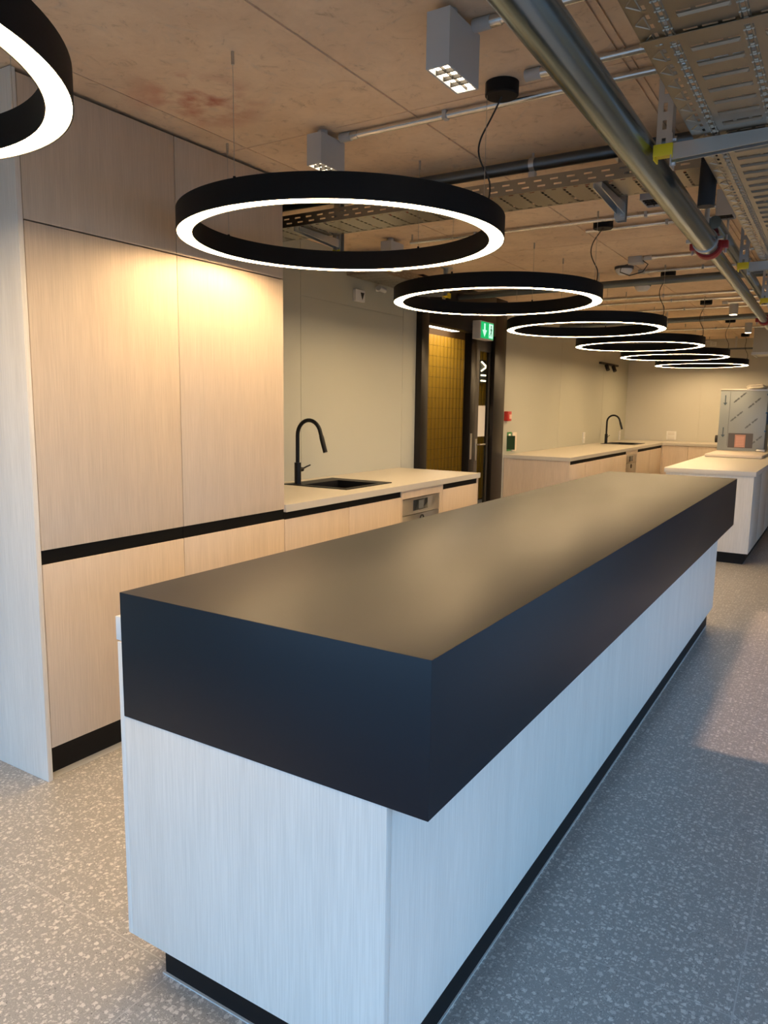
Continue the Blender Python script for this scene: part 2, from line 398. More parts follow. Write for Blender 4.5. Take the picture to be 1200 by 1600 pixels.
# glazed leaf
b = MB().box(-3.39, -3.345, 7.16, 7.235, 0.01, 2.24).box(-3.39, -3.345, 7.50, 7.60, 0.01, 2.24).box(-3.39, -3.345, 7.235, 7.50, 0.01, 0.20).box(-3.39, -3.345, 7.235, 7.50, 2.08, 2.24)
lf = b.build('door_leaf', mat('grey_bronze_leaf', (0.07, 0.06, 0.05), 0.35), d1)
MB().box(-3.372, -3.364, 7.235, 7.50, 0.20, 2.08).build('glass_pane', GLASS, lf)
hd = MB().box(-3.345, -3.338, 7.175, 7.215, 0.93, 1.16, 0.003).tube([(-3.34, 7.195, 1.10), (-3.295, 7.195, 1.10), (-3.29, 7.21, 1.10), (-3.29, 7.31, 1.10)], 0.008, 10)
hd.build('door_handle', STEEL, lf)
MB().box(-3.341, -3.336, 7.04, 7.08, 0.95, 1.22).build('lock_plate', STEEL, d1)
tag(MB().box(-3.3635, -3.362, 7.245, 7.45, 1.18, 1.51).build('paper_notice', PAPER), 'blank white paper notice on the glass door leaf', 'notice')

# exit sign
t = thing('exit_sign', 'green lit exit sign on the dark portal beside the glass door', 'sign', (-3.29, 7.075, 2.175))
MB().box(0.0, 0.09, -0.16, 0.16, 0.0, 0.18, 0.004).build('sign_housing', WHITEP, t)
fc = MB().box(0.09, 0.094, -0.15, 0.15, 0.01, 0.17).build('sign_face', GREEN, t)
ar = MB().prism([(-0.085, 0.155), (-0.055, 0.155), (-0.055, 0.09), (-0.02, 0.09), (-0.07, 0.025), (-0.12, 0.09), (-0.085, 0.09)], 'x', 0.094, 0.096)
ar.build('down_arrow', SIGNW, t)
dr = MB().box(0.094, 0.0955, 0.035, 0.135, 0.02, 0.16).build('door_symbol', SIGNW, t)
m = MB()
m.lathe([(0.0, -0.0015), (0.011, -0.0015), (0.011, 0.0015), (0.0, 0.0015)], 14, closed=False)
bmesh.ops.transform(m.bm, matrix=Matrix.Translation((0.097, 0.085, 0.135)) @ Matrix.Rotation(PI/2, 4, 'Y'), verts=m.bm.verts[:])
for p, q, r in (((0.085, 0.12), (0.085, 0.08), 0.009), ((0.085, 0.08), (0.065, 0.055), 0.006), ((0.065, 0.055), (0.05, 0.04), 0.005), ((0.085, 0.08), (0.10, 0.055), 0.006), ((0.10, 0.055), (0.10, 0.035), 0.005), ((0.085, 0.115), (0.06, 0.095), 0.004), ((0.085, 0.115), (0.11, 0.095), 0.004)):
    m.tube([(0.0965, p[0], p[1]), (0.0965, q[0], q[1])], r*0.7, 6)
m.build('running_figure', GREENL, t)

# fire alarm, label, switches
t = thing('fire_alarm', 'small red fire alarm call point on the wall right of the portal', 'alarm', (XW, 8.00, 1.395))
MB().box(0, 0.05, -0.055, 0.055, -0.055, 0.055, 0.005).build('housing', REDP, t)
MB().box(0.05, 0.054, -0.02, 0.045, -0.03, 0.02).build('press_plate', PALERED, t)
t = thing('extinguisher_sign', 'projecting green safety sign on the wall below the red alarm', 'sign', (XW, 8.06, 1.10))
MB().box(0, 0.10, -0.006, 0.0, -0.09, 0.07).build('projecting_plate', mat('dark_green_plate', (0.012, 0.05, 0.015), 0.5), t)
f_ = MB().box(0, 0.006, 0.0, 0.12, -0.11, 0.11).build('flat_plate', GREENL, t)
m = MB()
for k in range(4): m.box(0.006, 0.0075, 0.03, 0.09, -0.085+0.05*k, -0.06+0.05*k)
m.build('pale_marks', PAPER, f_)
tag(MB().box(XW, XW+0.02, 8.19, 8.31, 0.985, 1.205, 0.004).build('wall_intercom', mat('cream_panel', (0.72, 0.62, 0.50), 0.5)), 'tall cream wall panel beside the green safety sign', 'panel')
def socket(name, label, cat, loc, rz, w_, h_, n):
    t = thing(name, label, cat, loc, rz)
    MB().box(0, 0.012, -w_/2, w_/2, -h_/2, h_/2, 0.003).build('cover_plate', WHITEP, t)
    for k in range(n):
        zc = (k-(n-1)/2)*h_/n
        MB().box(0.012, 0.015, -w_*0.33, w_*0.33, zc-h_/n*0.36, zc+h_/n*0.36, 0.001).build('insert', mat('off_white_insert', (0.66, 0.64, 0.6), 0.4), t)
    return t
socket('wall_socket', 'small white socket on the rear left wall above the long counter', 'socket', (XW, 11.0, 1.06), 0, 0.09, 0.16, 2)
socket('wall_socket', 'white socket on the left wall behind the far faucet spout', 'socket', (XW, 13.05, 1.03), 0, 0.09, 0.18, 2)
t = socket('wall_socket', 'square white socket on the back wall right of the far faucet', 'socket', (-2.56, YB, 1.05), -PI/2, 0.16, 0.15, 2)
socket('wall_socket', 'small white socket high on the back wall above the farthest ring lamps', 'socket', (-2.0, YB, 2.57), -PI/2, 0.09, 0.07, 1)
t = thing('arrow_sign', 'small white wall sign with a black downward triangle', 'sign', (XW, 4.94, 2.345))
MB().box(0, 0.03, -0.065, 0.065, -0.045, 0.045, 0.004).build('sign_body', WHITEP, t)
MB().prism([(0.0, 0.025), (0.052, 0.025), (0.026, -0.03)], 'x', 0.03, 0.0315).build('black_triangle', BLK, t)

# ------------------------------------------------------------ tall cabinets
XF = -2.57
ZP, ZW = 0.13, 0.955
def door(parent, y0, y1, z0, z1, x=XF, m=WOOD, name='door', th=0.02):
    return MB().box(x-th, x, y0+0.0018, y1-0.0018, z0+0.0018, z1-0.0018, 0.0008).build(name, m, parent)
for y0, y1, lab in ((1.655, 2.372, 'tall light-wood cabinet beside the end panel, nearest the camera'), (2.372, 3.098, 'tall light-wood cabinet standing next to the first sink counter')):
    t = thing('tall_cabinet', lab, 'cabinet', (0, 0, 0), 0, 'tall cabinets in the wall block')
    MB().box(XW+0.003, XF-0.021, y0+0.001, y1-0.001, ZP, 2.645).build('carcass', CARC, t)
    MB().box(XW+0.003, XF-0.055, y0+0.001, y1-0.001, 0.0, ZP).build('plinth', BLACK, t)
    MB().box(XW+0.01, XF-0.012, y0+0.001, y1-0.001, 0.0, 0.001).build('sealant_line', SEAL, t)
    MB().box(XF-0.021, XF-0.006, y0+0.001, y1-0.001, 0.872, 0.935).build('handle_groove', RAILBLK, t)
    door(t, y0, y1, ZP+0.002, 0.877); door(t, y0, y1, 0.93, 2.142); door(t, y0, y1, 2.144, 2.637)
MB_end = MB().box(XW+0.003, XF+0.001, 1.633, 1.653, 0.0, 2.647, 0.0006)
tag(MB_end.build('end_panel', PANELW), 'pale full-height wooden side panel closing the tall cabinets on the left', 'panel')

# ------------------------------------------------------------ counter 1
def base_unit(label, y0, y1, group, x=XF, hollow=False, name='base_cabinet', doors=1, groove=True):
    t = thing(name, label, 'cabinet', (0, 0, 0), 0, group)
    if hollow:
        b = MB().box(XW+0.003, x-0.021, y0+0.001, y0+0.019, ZP, 0.913).box(XW+0.003, x-0.021, y1-0.019, y1-0.001, ZP, 0.913).box(XW+0.003, x-0.021, y0+0.02, y1-0.02, ZP, ZP+0.018).box(XW+0.003, XW+0.012, y0+0.02, y1-0.02, ZP, 0.913)
    else: b = MB().box(XW+0.003, x-0.021, y0+0.001, y1-0.001, ZP, 0.913)
    b.build('carcass', CARC, t)
    MB().box(XW+0.003, x-0.055, y0+0.001, y1-0.001, 0, ZP).build('plinth', BLACK, t)
    MB().box(x-0.021, x-0.008, y0+0.001, y1-0.001, 0.868, 0.913).build('handle_groove', RAILBLK, t)
    n = doors
    for k in range(n): door(t, y0+(y1-y0)*k/n, y0+(y1-y0)*(k+1)/n, ZP+0.002, 0.873, x)
    return t
G1 = 'base cabinets of the first counter'
base_unit('first wooden base cabinet right of the tall cabinets, left part under the sink', 3.10, 3.72, G1)
# the sink unit
base_unit('wooden base cabinet between the sink cabinet and the first dishwasher', 3.72, 4.35, G1, hollow=True)
base_unit('wooden base cabinet right of the first dishwasher, at the end by the portal', 4.97, 5.58, G1)
tag(MB().box(XW+0.003, XF, 5.581, 5.60, 0, 0.914).build('end_panel', WOOD), 'wooden side panel at the portal end of the first counter', 'panel')
def dishwasher(label, y0, y1, x=XF):
    t = thing('dishwasher', label, 'dishwasher', (0, 0, 0))
    MB().box(XW+0.06, x-0.021, y0+0.001, y1-0.001, 0.0, 0.913).build('body', CARC, t)
    MB().box(x-0.021, x, y0+0.001, y1-0.001, 0.855, 0.913).build('filler_strip', WOOD, t)
    MB().box(x-0.021, x, y0+0.001, y0+0.018, 0.13, 0.855).build('side_strip', WOOD, t)
    MB().box(x-0.021, x, y1-0.05, y1-0.001, 0.13, 0.855).build('side_strip', WOOD, t)
    f = MB().box(x-0.02, x-0.004, y0+0.022, y1-0.054, 0.735, 0.85, 0.002).build('control_panel', STEEL, t)
    ym = (y0+y1)/2
    s = MB().box(x-0.004, x-0.0015, ym-0.135, ym+0.075, 0.758, 0.836, 0.001).build('display', SCREEN, f)
    MB().box(x-0.0015, x-0.0008, ym-0.06, ym+0.01, 0.766, 0.828).build('display_screen', SCREENL, f)
    d = MB().box(x-0.02, x-0.004, y0+0.022, y1-0.054, 0.135, 0.731, 0.002).build('front_door', STEEL, t)
    m = MB(); m.lathe([(0.022, 0), (0.030, 0), (0.030, 0.006), (0.022, 0.006)], 28)
    bmesh.ops.transform(m.bm, matrix=Matrix.Translation((x-0.004, ym-0.01, 0.69)) @ Matrix.Rotation(PI/2, 4, 'Y'), verts=m.bm.verts[:])
    m.build('round_handle', BLK, d)
dishwasher('built-in stainless dishwasher with dark display in the first counter', 4.35, 4.97)

def worktop(name, label, x0, x1, y0, y1, hx0, hx1, hy0, hy1, extra=None):
    b = MB()
    b.box(x0, x1, y0, hy0, 0.915, ZW).box(x0, x1, hy1, y1, 0.915, ZW).box(x0, hx0, hy0, hy1, 0.915, ZW).box(hx1, x1, hy0, hy1, 0.915, ZW)
    if extra: b.box(*extra, 0.915, ZW)
    bmesh.ops.remove_doubles(b.bm, verts=b.bm.verts[:], dist=1e-5)
    return tag(b.build(name, WORKTOP), label, 'worktop')
worktop('worktop', 'pale stone worktop of the first counter by the tall cabinets', XW+0.002, XF+0.012, 3.10, 5.615, -3.10, -2.74, 3.92, 4.36)
worktop('worktop', 'pale stone worktop of the far counter running round the back corner', XW+0.002, XF+0.012, 7.97, 12.70, -3.10, -2.76, 11.58, 12.05, (XW+0.002, 0.9, 12.70, YB-0.002))
def sink(label, y0, y1, x0=-3.23, x1=-2.71, hy=(3.925, 4.335), hx=(-3.095, -2.745)):
    t = thing('sink', label, 'sink', (0, 0, ZW))
    b = MB()
    z0, z1 = 0.0002, 0.006
    b.box(x0, x1, y0, hy[0], z0, z1).box(x0, x1, hy[1], y1, z0, z1).box(x0, hx[0], hy[0], hy[1], z0, z1).box(hx[1], x1, hy[0], hy[1], z0, z1)
    b.build('rim', SINKM, t)
    b = MB(); d = -0.19
    b.box(hx[0], hx[0]+0.004, hy[0], hy[1], d, z1).box(hx[1]-0.004, hx[1], hy[0], hy[1], d, z1).box(hx[0], hx[1], hy[0], hy[0]+0.004, d, z1).box(hx[0], hx[1], hy[1]-0.004, hy[1], d, z1).box(hx[0], hx[1], hy[0], hy[1], d-0.006, d)
    b.build('basin', SINKM, t)
    cx_, cy_ = (hx[0]+hx[1])/2, (hy[0]+hy[1])/2
    MB().cyl((cx_, cy_), 0.045, d, d+0.004, 24).build('drain', STEEL, t)
sink('black sink set into the first counter worktop', 3.89, 4.45)
sink('black sink in the far counter before the back corner', 11.50, 12.15, hy=(11.585, 12.045), hx=(-3.095, -2.765))
def faucet(label, x, y, turn=0.0):
    t = thing('faucet', label, 'faucet', (x, y, ZW+0.006), turn)
    MB().cyl((0, 0), 0.028, 0, 0.004, 28).cyl((0, 0), 0.0225, 0, 0.145, 28).build('body', FAUC, t)
    R_ = 0.098
    pts = [(0, 0, 0.14), (0, 0, 0.25), (0, 0, 0.33)]
    for k in range(1, 15):
        a = PI - PI*k/14*0.93
        pts.append((R_+R_*math.cos(a), 0, 0.33+R_*math.sin(a)*1.05))
    last = Vector(pts[-1]); prev = Vector(pts[-2]); dr = (last-prev).normalized()
    pts.append(tuple(last+dr*0.03))
    sp_ = MB().tube(pts, 0.0135, 18).build('spout', FAUC, t)
    a_ = last+dr*0.02
    MB().tube([a_, a_+dr*0.02, a_+dr*0.115], [0.0145, 0.0165, 0.0155], 18).build('spray_head', FAUC, t)
    q = MB().tube([(0, 0.018, 0.095), (0, 0.052, 0.095)], 0.015, 16).build('valve', FAUC, t)
    MB().tube([(0, 0.048, 0.097), (0.01, 0.085, 0.112), (0.02, 0.115, 0.122)], [0.006, 0.005, 0.0045], 10).build('lever', FAUC, t)
faucet('tall black arched faucet on the first counter sink', -3.163, 3.955)
faucet('black arched faucet on the far sink, small in the distance', -3.165, 11.56)

# ------------------------------------------------------------ far counter
G2 = 'base cabinets of the far counter'
tag(MB().box(XW+0.003, XF, 7.985, 8.005, 0, 0.914).build('end_panel', WOOD), 'wooden side panel closing the far counter beside the portal', 'panel')
for y0, y1, l in ((8.006, 9.2, 'first double wooden base cabinet of the far counter, beside its end panel'), (9.2, 10.45, 'double wooden base cabinet left of the far dishwasher')):
    base_unit(l, y0, y1, G2, doors=2)
dishwasher('built-in stainless dishwasher in the far counter below the socket wall', 10.45, 11.1)
base_unit('wooden base cabinet between the far dishwasher and the back corner', 11.1, 12.72, G2, hollow=True, doors=2)
for k, (x0, x1) in enumerate(((-2.545, -2.16), (-2.16, -1.55), (-1.55, -0.94), (-0.94, -0.33), (-0.33, 0.28), (0.28, 0.89))):
    t = thing('base_cabinet', ['narrow wooden corner cabinet at the left end of the back wall counter', 'second wooden cabinet from the corner under the back wall counter', 'third wooden cabinet from the corner under the back wall counter', 'fourth wooden cabinet from the corner under the back wall counter, behind the island', 'fifth wooden cabinet from the corner under the back wall counter', 'wooden cabinet at the right end of the back wall counter'][k], 'cabinet', group='cabinets of the back wall counter')
    MB().box(x0+0.001, x1-0.001, 12.735, YB-0.003, ZP, 0.913).build('carcass', CARC, t)
    MB().box(x0+0.001, x1-0.001, 12.77, YB-0.003, 0, ZP).build('plinth', BLACK, t)
    MB().box(x0+0.002, x1-0.002, 12.714, 12.734, ZP+0.002, 0.911, 0.0008).build('door', WOOD, t)
    if k == 0: MB().box(-2.5695, -2.5455, 12.716, 12.734, ZP, 0.913).build('corner_strip', WOOD, t)

# ------------------------------------------------------------ the bar
t = thing('bar_island', 'long island bar with thick black top block over pale wooden panels', 'bar', (0, 0, 0))
BT = 1.04
MB().box(-1.472, -0.607, 1.147, 5.50, 0.722, BT, 0.0012).build('black_top_block', BLACKTOP, t)
MB().box(-1.470, -0.719, 1.170, 5.50, 0.12, 0.721).build('carcass', CARC, t)
MB().box(-1.4730, -0.700, 1.149, 1.169, 0.12, 0.7215, 0.0008).build('front_panel', PANELW, t)
MB().box(-0.718, -0.70, 1.1695, 5.52, 0.12, 0.7215, 0.0008).build('side_panel', PANELW, t)
MB().box(-1.489, -1.4735, 1.149, 5.50, 0.12, 0.912, 0.0008).build('side_panel', PANELW, t)
MB().box(-1.497, -1.4735, 1.152, 5.50, 0.915, 0.975, 0.0008).build('door_rail', GREYW, t)
MB().box(-1.45, -0.719, 5.5005, 5.52, 0.12, 0.7215, 0.0008).build('rear_panel', PANELW, t)
MB().box(-1.41, -0.725, 1.20, 5.46, 0.001, 0.12).build('plinth', BLACK, t)
MB().box(-1.416, -0.7205, 1.194, 5.466, 0.0002, 0.004).build('sealant_line', SEAL, t)

# ------------------------------------------------------------ far island
t = thing('far_island', 'white-topped wooden island unit in the far right of the room', 'island', (0, 0, 0))
IZ = 0.915
MB().box(-1.545, -0.705, 7.84, 11.8, IZ-0.045, IZ, 0.001).build('worktop', mat('pale_island_worktop', (0.66, 0.63, 0.58), 0.42), t)
MB().box(-1.525, -0.74, 7.88, 11.78, 0.11, IZ-0.046).build('carcass', CARC, t)
MB().box(-1.53, -0.735, 7.86, 7.879, 0.11, IZ-0.046, 0.001).build('front_panel', PANELW, t)
for k in range(5):
    MB().box(-0.7395, -0.722, 7.86+0.785*k+0.002, 7.86+0.785*(k+1)-0.002, 0.11, IZ-0.046, 0.001).build('door', PANELW, t)
MB().box(-1.48, -0.765, 7.9, 11.74, 0.0, 0.11).build('plinth', BLACK, t)
tag(MB().box(-1.50, -0.85, 10.0, 11.6, IZ+0.001, IZ+0.04, 0.012).build('cutting_board', mat('cream_board', (0.72, 0.64, 0.56), 0.5)), 'thick cream board lying on the far island under the metal box', 'board')
# wrapped appliance
t = thing('wrapped_appliance', 'upright metal appliance in printed protective film on the far island', 'appliance', (-1.20, 11.0, IZ+0.041))
MB().box(-0.30, 0.275, 0.0, 0.5, 0.0, 0.815, 0.006).build('body', FILM, t)
MB().box(-0.302, 0.277, -0.006, 0.02, 0.80, 0.822, 0.002).build('top_edge', STEEL, t)
MB().box(-0.181, -0.177, -0.003, 0.0, 0.06, 0.79).build('film_seam', FILMINK, t)
MB().box(-0.168, 0.135, -0.005, -0.0005, 0.04, 0.235).build('window', mat('dark_window', (0.09, 0.08, 0.075), 0.3), t)
sh = MB().box(-0.085, 0.045, -0.007, -0.005, 0.045, 0.215).build('printed_sheet', LABELP, t)
m = MB()
for k in range(7): m.box(-0.07, 0.03, -0.008, -0.007, 0.06+0.02*k, 0.067+0.02*k)
m.build('print_lines', PALERED, sh)
m = MB()
for zz in (0.64, 0.21):
    m.box(-0.238-0.005, -0.238+0.006, -0.004, -0.0005, zz, zz+0.10)
    m.prism([(-0.262, zz), (-0.212, zz), (-0.237, zz-0.035)], 'y', -0.004, -0.0005)
m.build('arrow_print', mat('blue_grey_ink', (0.05, 0.09, 0.13), 0.6), t)
for cx_, cz_ in ((-0.06, 0.71), (0.12, 0.64), (-0.085, 0.46), (0.10, 0.37), (0.17, 0.14)):
    m = MB(); a = math.radians(42)
    # word-like run: one thin underlay keeps the letters of a print together
    for k in range(9):
        if k == 4: continue
        u = (k-4)*0.021
        m.obox(Vector((cx_+u*math.cos(a), -0.002, cz_+u*math.sin(a)*1.05)), (0.0215, 0.003, 0.014+0.008*(k % 2)), Matrix.Rotation(-a, 3, 'Y'))
    m.build('diagonal_print', FILMINK, t)
kb = MB().tube([(-0.335, 0.05, 0.15), (-0.30, 0.05, 0.15)], 0.05, 20); kb.build('side_knob', BLK, t)
m = MB()
for zz in (0.74, 0.50, 0.26): m.box(0.262, 0.279, -0.008, 0.12, zz, zz+0.022)
m.box(0.276, 0.281, 0.02, 0.30, 0.36, 0.52)
m.build('tape_strip', TAPE, t)
MB().box(0.19, 0.30, -0.10, -0.001, 0.0005, 0.03, 0.008).build('foot', STEEL, t)
# folded cloth
b = bmesh.new(); bmesh.ops.create_icosphere(b, subdivisions=4, radius=1)
for v in b.verts:
    n_ = math.sin(v.co.x*7+v.co.y*3)*0.07+math.sin(v.co.y*9+v.co.z*5)*0.06+math.sin(v.co.x*3-v.co.z*8)*0.05
    p = v.co*(1+n_)
    p.x = math.copysign(abs(p.x)**0.75, p.x); p.z = math.copysign(abs(p.z)**0.8, p.z)
    v.co = Vector((p.x*0.125, p.y*0.12, max(p.z, -0.6)*0.042))
for f in b.faces: f.smooth = True
m = MB(); m.merge(b)
o = m.build('folded_cloth', CLOTH, sharp=False); o.location = (-1.09, 11.2, IZ+0.041+0.822+0.026)
tag(o, 'crumpled cream cloth on top of the film-wrapped appliance', 'cloth')
t = thing('dark_appliance', 'dark appliance standing right of the film-wrapped metal box', 'appliance', (-0.84, 11.15, IZ+0.002))
MB().box(0.0, 0.12, 0.0, 0.5, 0.0, 0.78, 0.004).build('body', mat('dark_blue_case', (0.02, 0.04, 0.06), 0.4), t)
MB().box(0.02, 0.125, -0.01, 0.0, 0.18, 0.40).build('cream_label', PAPER, t)

# ------------------------------------------------------------ ring lamps
RR = 0.66; ZR = 2.16; RH = 0.085
def ring_lamp(label, x, y, cdx, cdy):
    t = thing('ring_pendant_lamp', label, 'lamp', (x, y, ZR), 0, 'ring lamps in a row above the island')
    MB().lathe([(RR-0.062, 0.0), (RR-0.062, RH), (RR, RH), (RR, 0.0), (RR-0.003, 0.0), (RR-0.003, 0.006), (RR-0.0595, 0.006), (RR-0.0595, 0.0)], 128).build('ring_body', BLACKRING, t)
    MB().lathe([(RR-0.0590, 0.002), (RR-0.0590, 0.005), (RR-0.0035, 0.005), (RR-0.0035, 0.002)], 128).build('light_diffuser', DIFF, t)
    zc = H-ZR
    for a in (0, PI/2, PI, 3*PI/2):
        wx, wy = 0.632*math.cos(a), 0.632*math.sin(a)
        wo = MB().cyl((wx, wy), 0.0011, RH+0.012, zc-0.03, 6).build('suspension_wire', WIRE, t)
        MB().cyl((wx, wy), 0.0055, zc-0.04, zc, 12).build('ceiling_anchor', WIRE, wo)
        MB().cyl((wx, wy), 0.005, RH, RH+0.014, 10).build('ring_anchor', BLACKRING, wo)
    cn = MB(); cn.lathe([(0, zc-0.0005), (0.06, zc-0.0005), (0.06, zc-0.042), (0.056, zc-0.046), (0, zc-0.046)], 40, (cdx, cdy, 0), closed=False)
    cn.build('ceiling_canopy', BLACKRING, t)
    pts = []
    ax, ay = 0.628, 0.03
    for k in range(25):
        s_ = k/24
        e = 1-(1-min(1, s_*2.6))**2 if s_*2.6 < 1 else 1
        sw = 0.012*math.sin(s_*9)
        pts.append((cdx+(ax-cdx)*(0.92*e+0.08*s_)+sw*0.6-0.05*math.sin(min(1, s_*1.3)*PI)*0.6, cdy+(ay-cdy)*(0.92*e+0.08*s_)+sw, zc-0.045+(RH-zc+0.045)*s_))
    MB().tube(pts, 0.0032, 8).build('power_cord', RUB, t)
ring_lamp('nearest ring lamp, cut off at the upper left corner of the photo', -1.955, 0.615, 0.66, 0.04)
ring_lamp('black ring lamp with lit underside, largest whole ring, nearest the bar front', -1.833, 2.589, 0.673, 0.036)
ring_lamp('second whole ring lamp, hanging in front of the dark portal', -1.993, 4.53, 0.592, 0.25)
ring_lamp('third whole ring lamp, hanging right of the exit sign', -1.993, 6.42, 0.60, 0.28)
ring_lamp('fourth whole ring lamp in the row, behind the third', -1.993, 8.35, 0.60, 0.30)
ring_lamp('fifth whole ring lamp, last but one in the row', -1.993, 10.24, 0.60, 0.30)
ring_lamp('farthest and smallest ring lamp at the back wall end', -1.993, 12.3, 0.55, 0.30)

# ------------------------------------------------------------ spot boxes
def spot_box(label, x0, y0, w_=0.075, l_=0.20, h_=0.155, zt=2.625, lit=True):
    t = thing('ceiling_spot_box', label, 'spotlight', (x0, y0, zt-h_), 0, 'grey box spotlights on the ceiling')
    b = MB(); e = 0.006
    b.box(0, w_, 0, e, 0, h_).box(0, w_, l_-e, l_, 0, h_).box(0, e, e, l_-e, 0, h_).box(w_-e, w_, e, l_-e, 0, h_).box(e, w_-e, e, l_-e, 0.02, h_)
    b.build('housing', SPOTM, t)
    b = MB()
    n = 4; c = (l_-2*e)/n
    for k in range(1, n): b.box(e, w_-e, e+c*k-0.003, e+c*k+0.003, 0.002, 0.02)
    b.box(w_/2-0.0015, w_/2+0.0015, e, l_-e, 0.004, 0.012)
    b.build('louvre', BLK, t)
    for k in range(n): MB().box(e+0.006, w_-e-0.006, e+c*k+0.006, e+c*(k+1)-0.006, 0.012, 0.019).build('led_lens', LEDC if lit else UNLIT, t)
    MB().cyl((w_/2, l_*0.35), 0.022, h_, H-(zt-h_)-0.0005, 18).build('ceiling_neck', GREYP, t)
spot_box('grey box spotlight nearest the camera, beside the big pipe', -1.135, 2.02)
spot_box('second grey box spotlight, hanging above the largest ring', -2.04, 2.62, w_=0.075, l_=0.17, h_=0.125)
spot_box('grey box spotlight seen through the middle of the largest ring', -2.86, 4.50, w_=0.085, l_=0.17, h_=0.18)
spot_box('small grey box spotlight behind the blue-grey tray bracket', -0.93, 3.74, w_=0.07, l_=0.16, h_=0.15, lit=False)
spot_box('small grey box spotlight right of the tall pipe coupling', -0.68, 4.30, w_=0.085, l_=0.12, h_=0.13, lit=False)
def spot_cyl(label, x, y, h_=0.13):
    t = thing('cylinder_spot', label, 'spotlight', (x, y, H), 0, 'small cylinder spotlights far back')
    MB().cyl((0, 0), 0.045, -h_, -0.0005, 28).build('housing', SPOTM, t)
    MB().cyl((0, 0), 0.036, -h_-0.003, -h_-0.0005, 24).build('led_lens', LEDC, t)
spot_cyl('far cylinder spotlight hanging left of the big pipe', -1.16, 8.95)
spot_cyl('farthest cylinder spotlight beside the grey air duct box', -1.24, 11.1)

# ------------------------------------------------------------ conduits
def conduit(label, y, x0, x1, r=0.0125, z=None, sleeve=False, dy=0.0, m=COND, name='conduit', group='silver conduits across the ceiling'):
    z = z if z is not None else H-r-0.004
    t = thing(name, label, 'conduit', (x0, y, z), 0, group)
    L = x1-x0
    MB().tube([(0, 0, 0), (L, dy, 0)], r, 14).build('tube', m, t)
    if sleeve:
        MB().tube([(-0.005, 0, 0), (0.05, dy*0.05/L, 0)], r+0.005, 16).build('end_sleeve', GREYP, t)
        MB().tube([(0.05, 0, 0), (0.085, 0, 0)], r+0.003, 16).build('coupling', COND, t)
    k = 0.5
    while k < L:
        MB().box(k-0.009, k+0.009, dy*k/L-r-0.002, dy*k/L+r+0.002, -r-0.002, H-z-0.0005, 0.001).build('clip', GREYP, t); k += 1.1
conduit('thick silver conduit leaving the spotlight box nearest the camera', 2.175, -1.055, 2.3, sleeve=True, r=0.014)
conduit('silver conduit starting at the black canopy of the largest ring lamp', 2.572, -1.045, 2.3, sleeve=True, r=0.014)
conduit('silver conduit running from the second box spotlight to the right', 2.745, -1.95, 2.3, sleeve=True, r=0.014)
conduit('silver conduit passing behind the blue-grey tray bracket', 4.67, -2.72, 2.3, dy=0.0)
conduit('pair member conduit just behind the tray bracket, slightly farther back', 4.92, -1.55, 2.3)
conduit('silver conduit starting at a small junction box with a looped black wire', 5.98, -1.42, 2.3, sleeve=True)
conduit('silver conduit just in front of the white smoke detector', 6.56, -1.60, 2.3, sleeve=True)
conduit('silver conduit behind the second canopy from the front', 6.95, -1.3, 2.3, sleeve=True)
conduit('long conduit, front one of the close pair in mid ceiling', 8.02, -3.3, 2.3)
conduit('long conduit, rear one of the close pair in mid ceiling', 8.42, -3.3, 2.3)
conduit('conduit starting right of the far black lamp canopy', 8.80, -1.25, 2.3, sleeve=True)
conduit('long conduit just behind the far black lamp canopy', 9.15, -3.3, 2.3)
conduit('long conduit behind the far cylinder spotlight', 10.35, -3.3, 0.9)
conduit('last conduit before the back wall', 11.5, -3.3, 0.9)
# junction box with loop
t = thing('junction_box', 'small grey junction box with looped black wire on the ceiling', 'box', (-1.49, 6.0, H))
MB().box(-0.05, 0.05, -0.05, 0.05, -0.05, -0.0005, 0.004).build('housing', GREYP, t)
pts = [(0.05, 0, -0.03), (0.09, 0.0, -0.06), (0.05, 0.02, -0.11), (-0.05, 0.02, -0.13), (-0.12, 0.01, -0.10), (-0.11, 0.0, -0.06), (-0.06, 0, -0.05)]
MB().tube(pts, 0.004, 8).build('wire_loop', RUB, t)
def detector(label, x, y, z=H):
    t = thing('smoke_detector', label, 'detector', (x, y, z))
    MB().cyl((0, 0), 0.075, -0.02, -0.0005, 28).build('base_plate', mat('dark_base', (0.06, 0.06, 0.06), 0.6), t)
    m = MB(); m.lathe([(0, -0.065), (0.045, -0.062), (0.065, -0.04), (0.068, -0.021), (0, -0.021)], 32, closed=False); m.build('sensor_head', WHITEP, t)
detector('white round smoke detector on the ceiling above the dark cross pipe', -1.67, 6.35)
detector('second white smoke detector, just behind the dark cross pipe', -1.74, 7.3)

# ------------------------------------------------------------ pipes
def pipe_clamp(t, p, r, zt):
    c = MB().tube([(p[0], p[1], zt-0.0005), (p[0], p[1], p[2]+r)], 0.005, 8).build('hanger_rod', GALV, t)
    return c
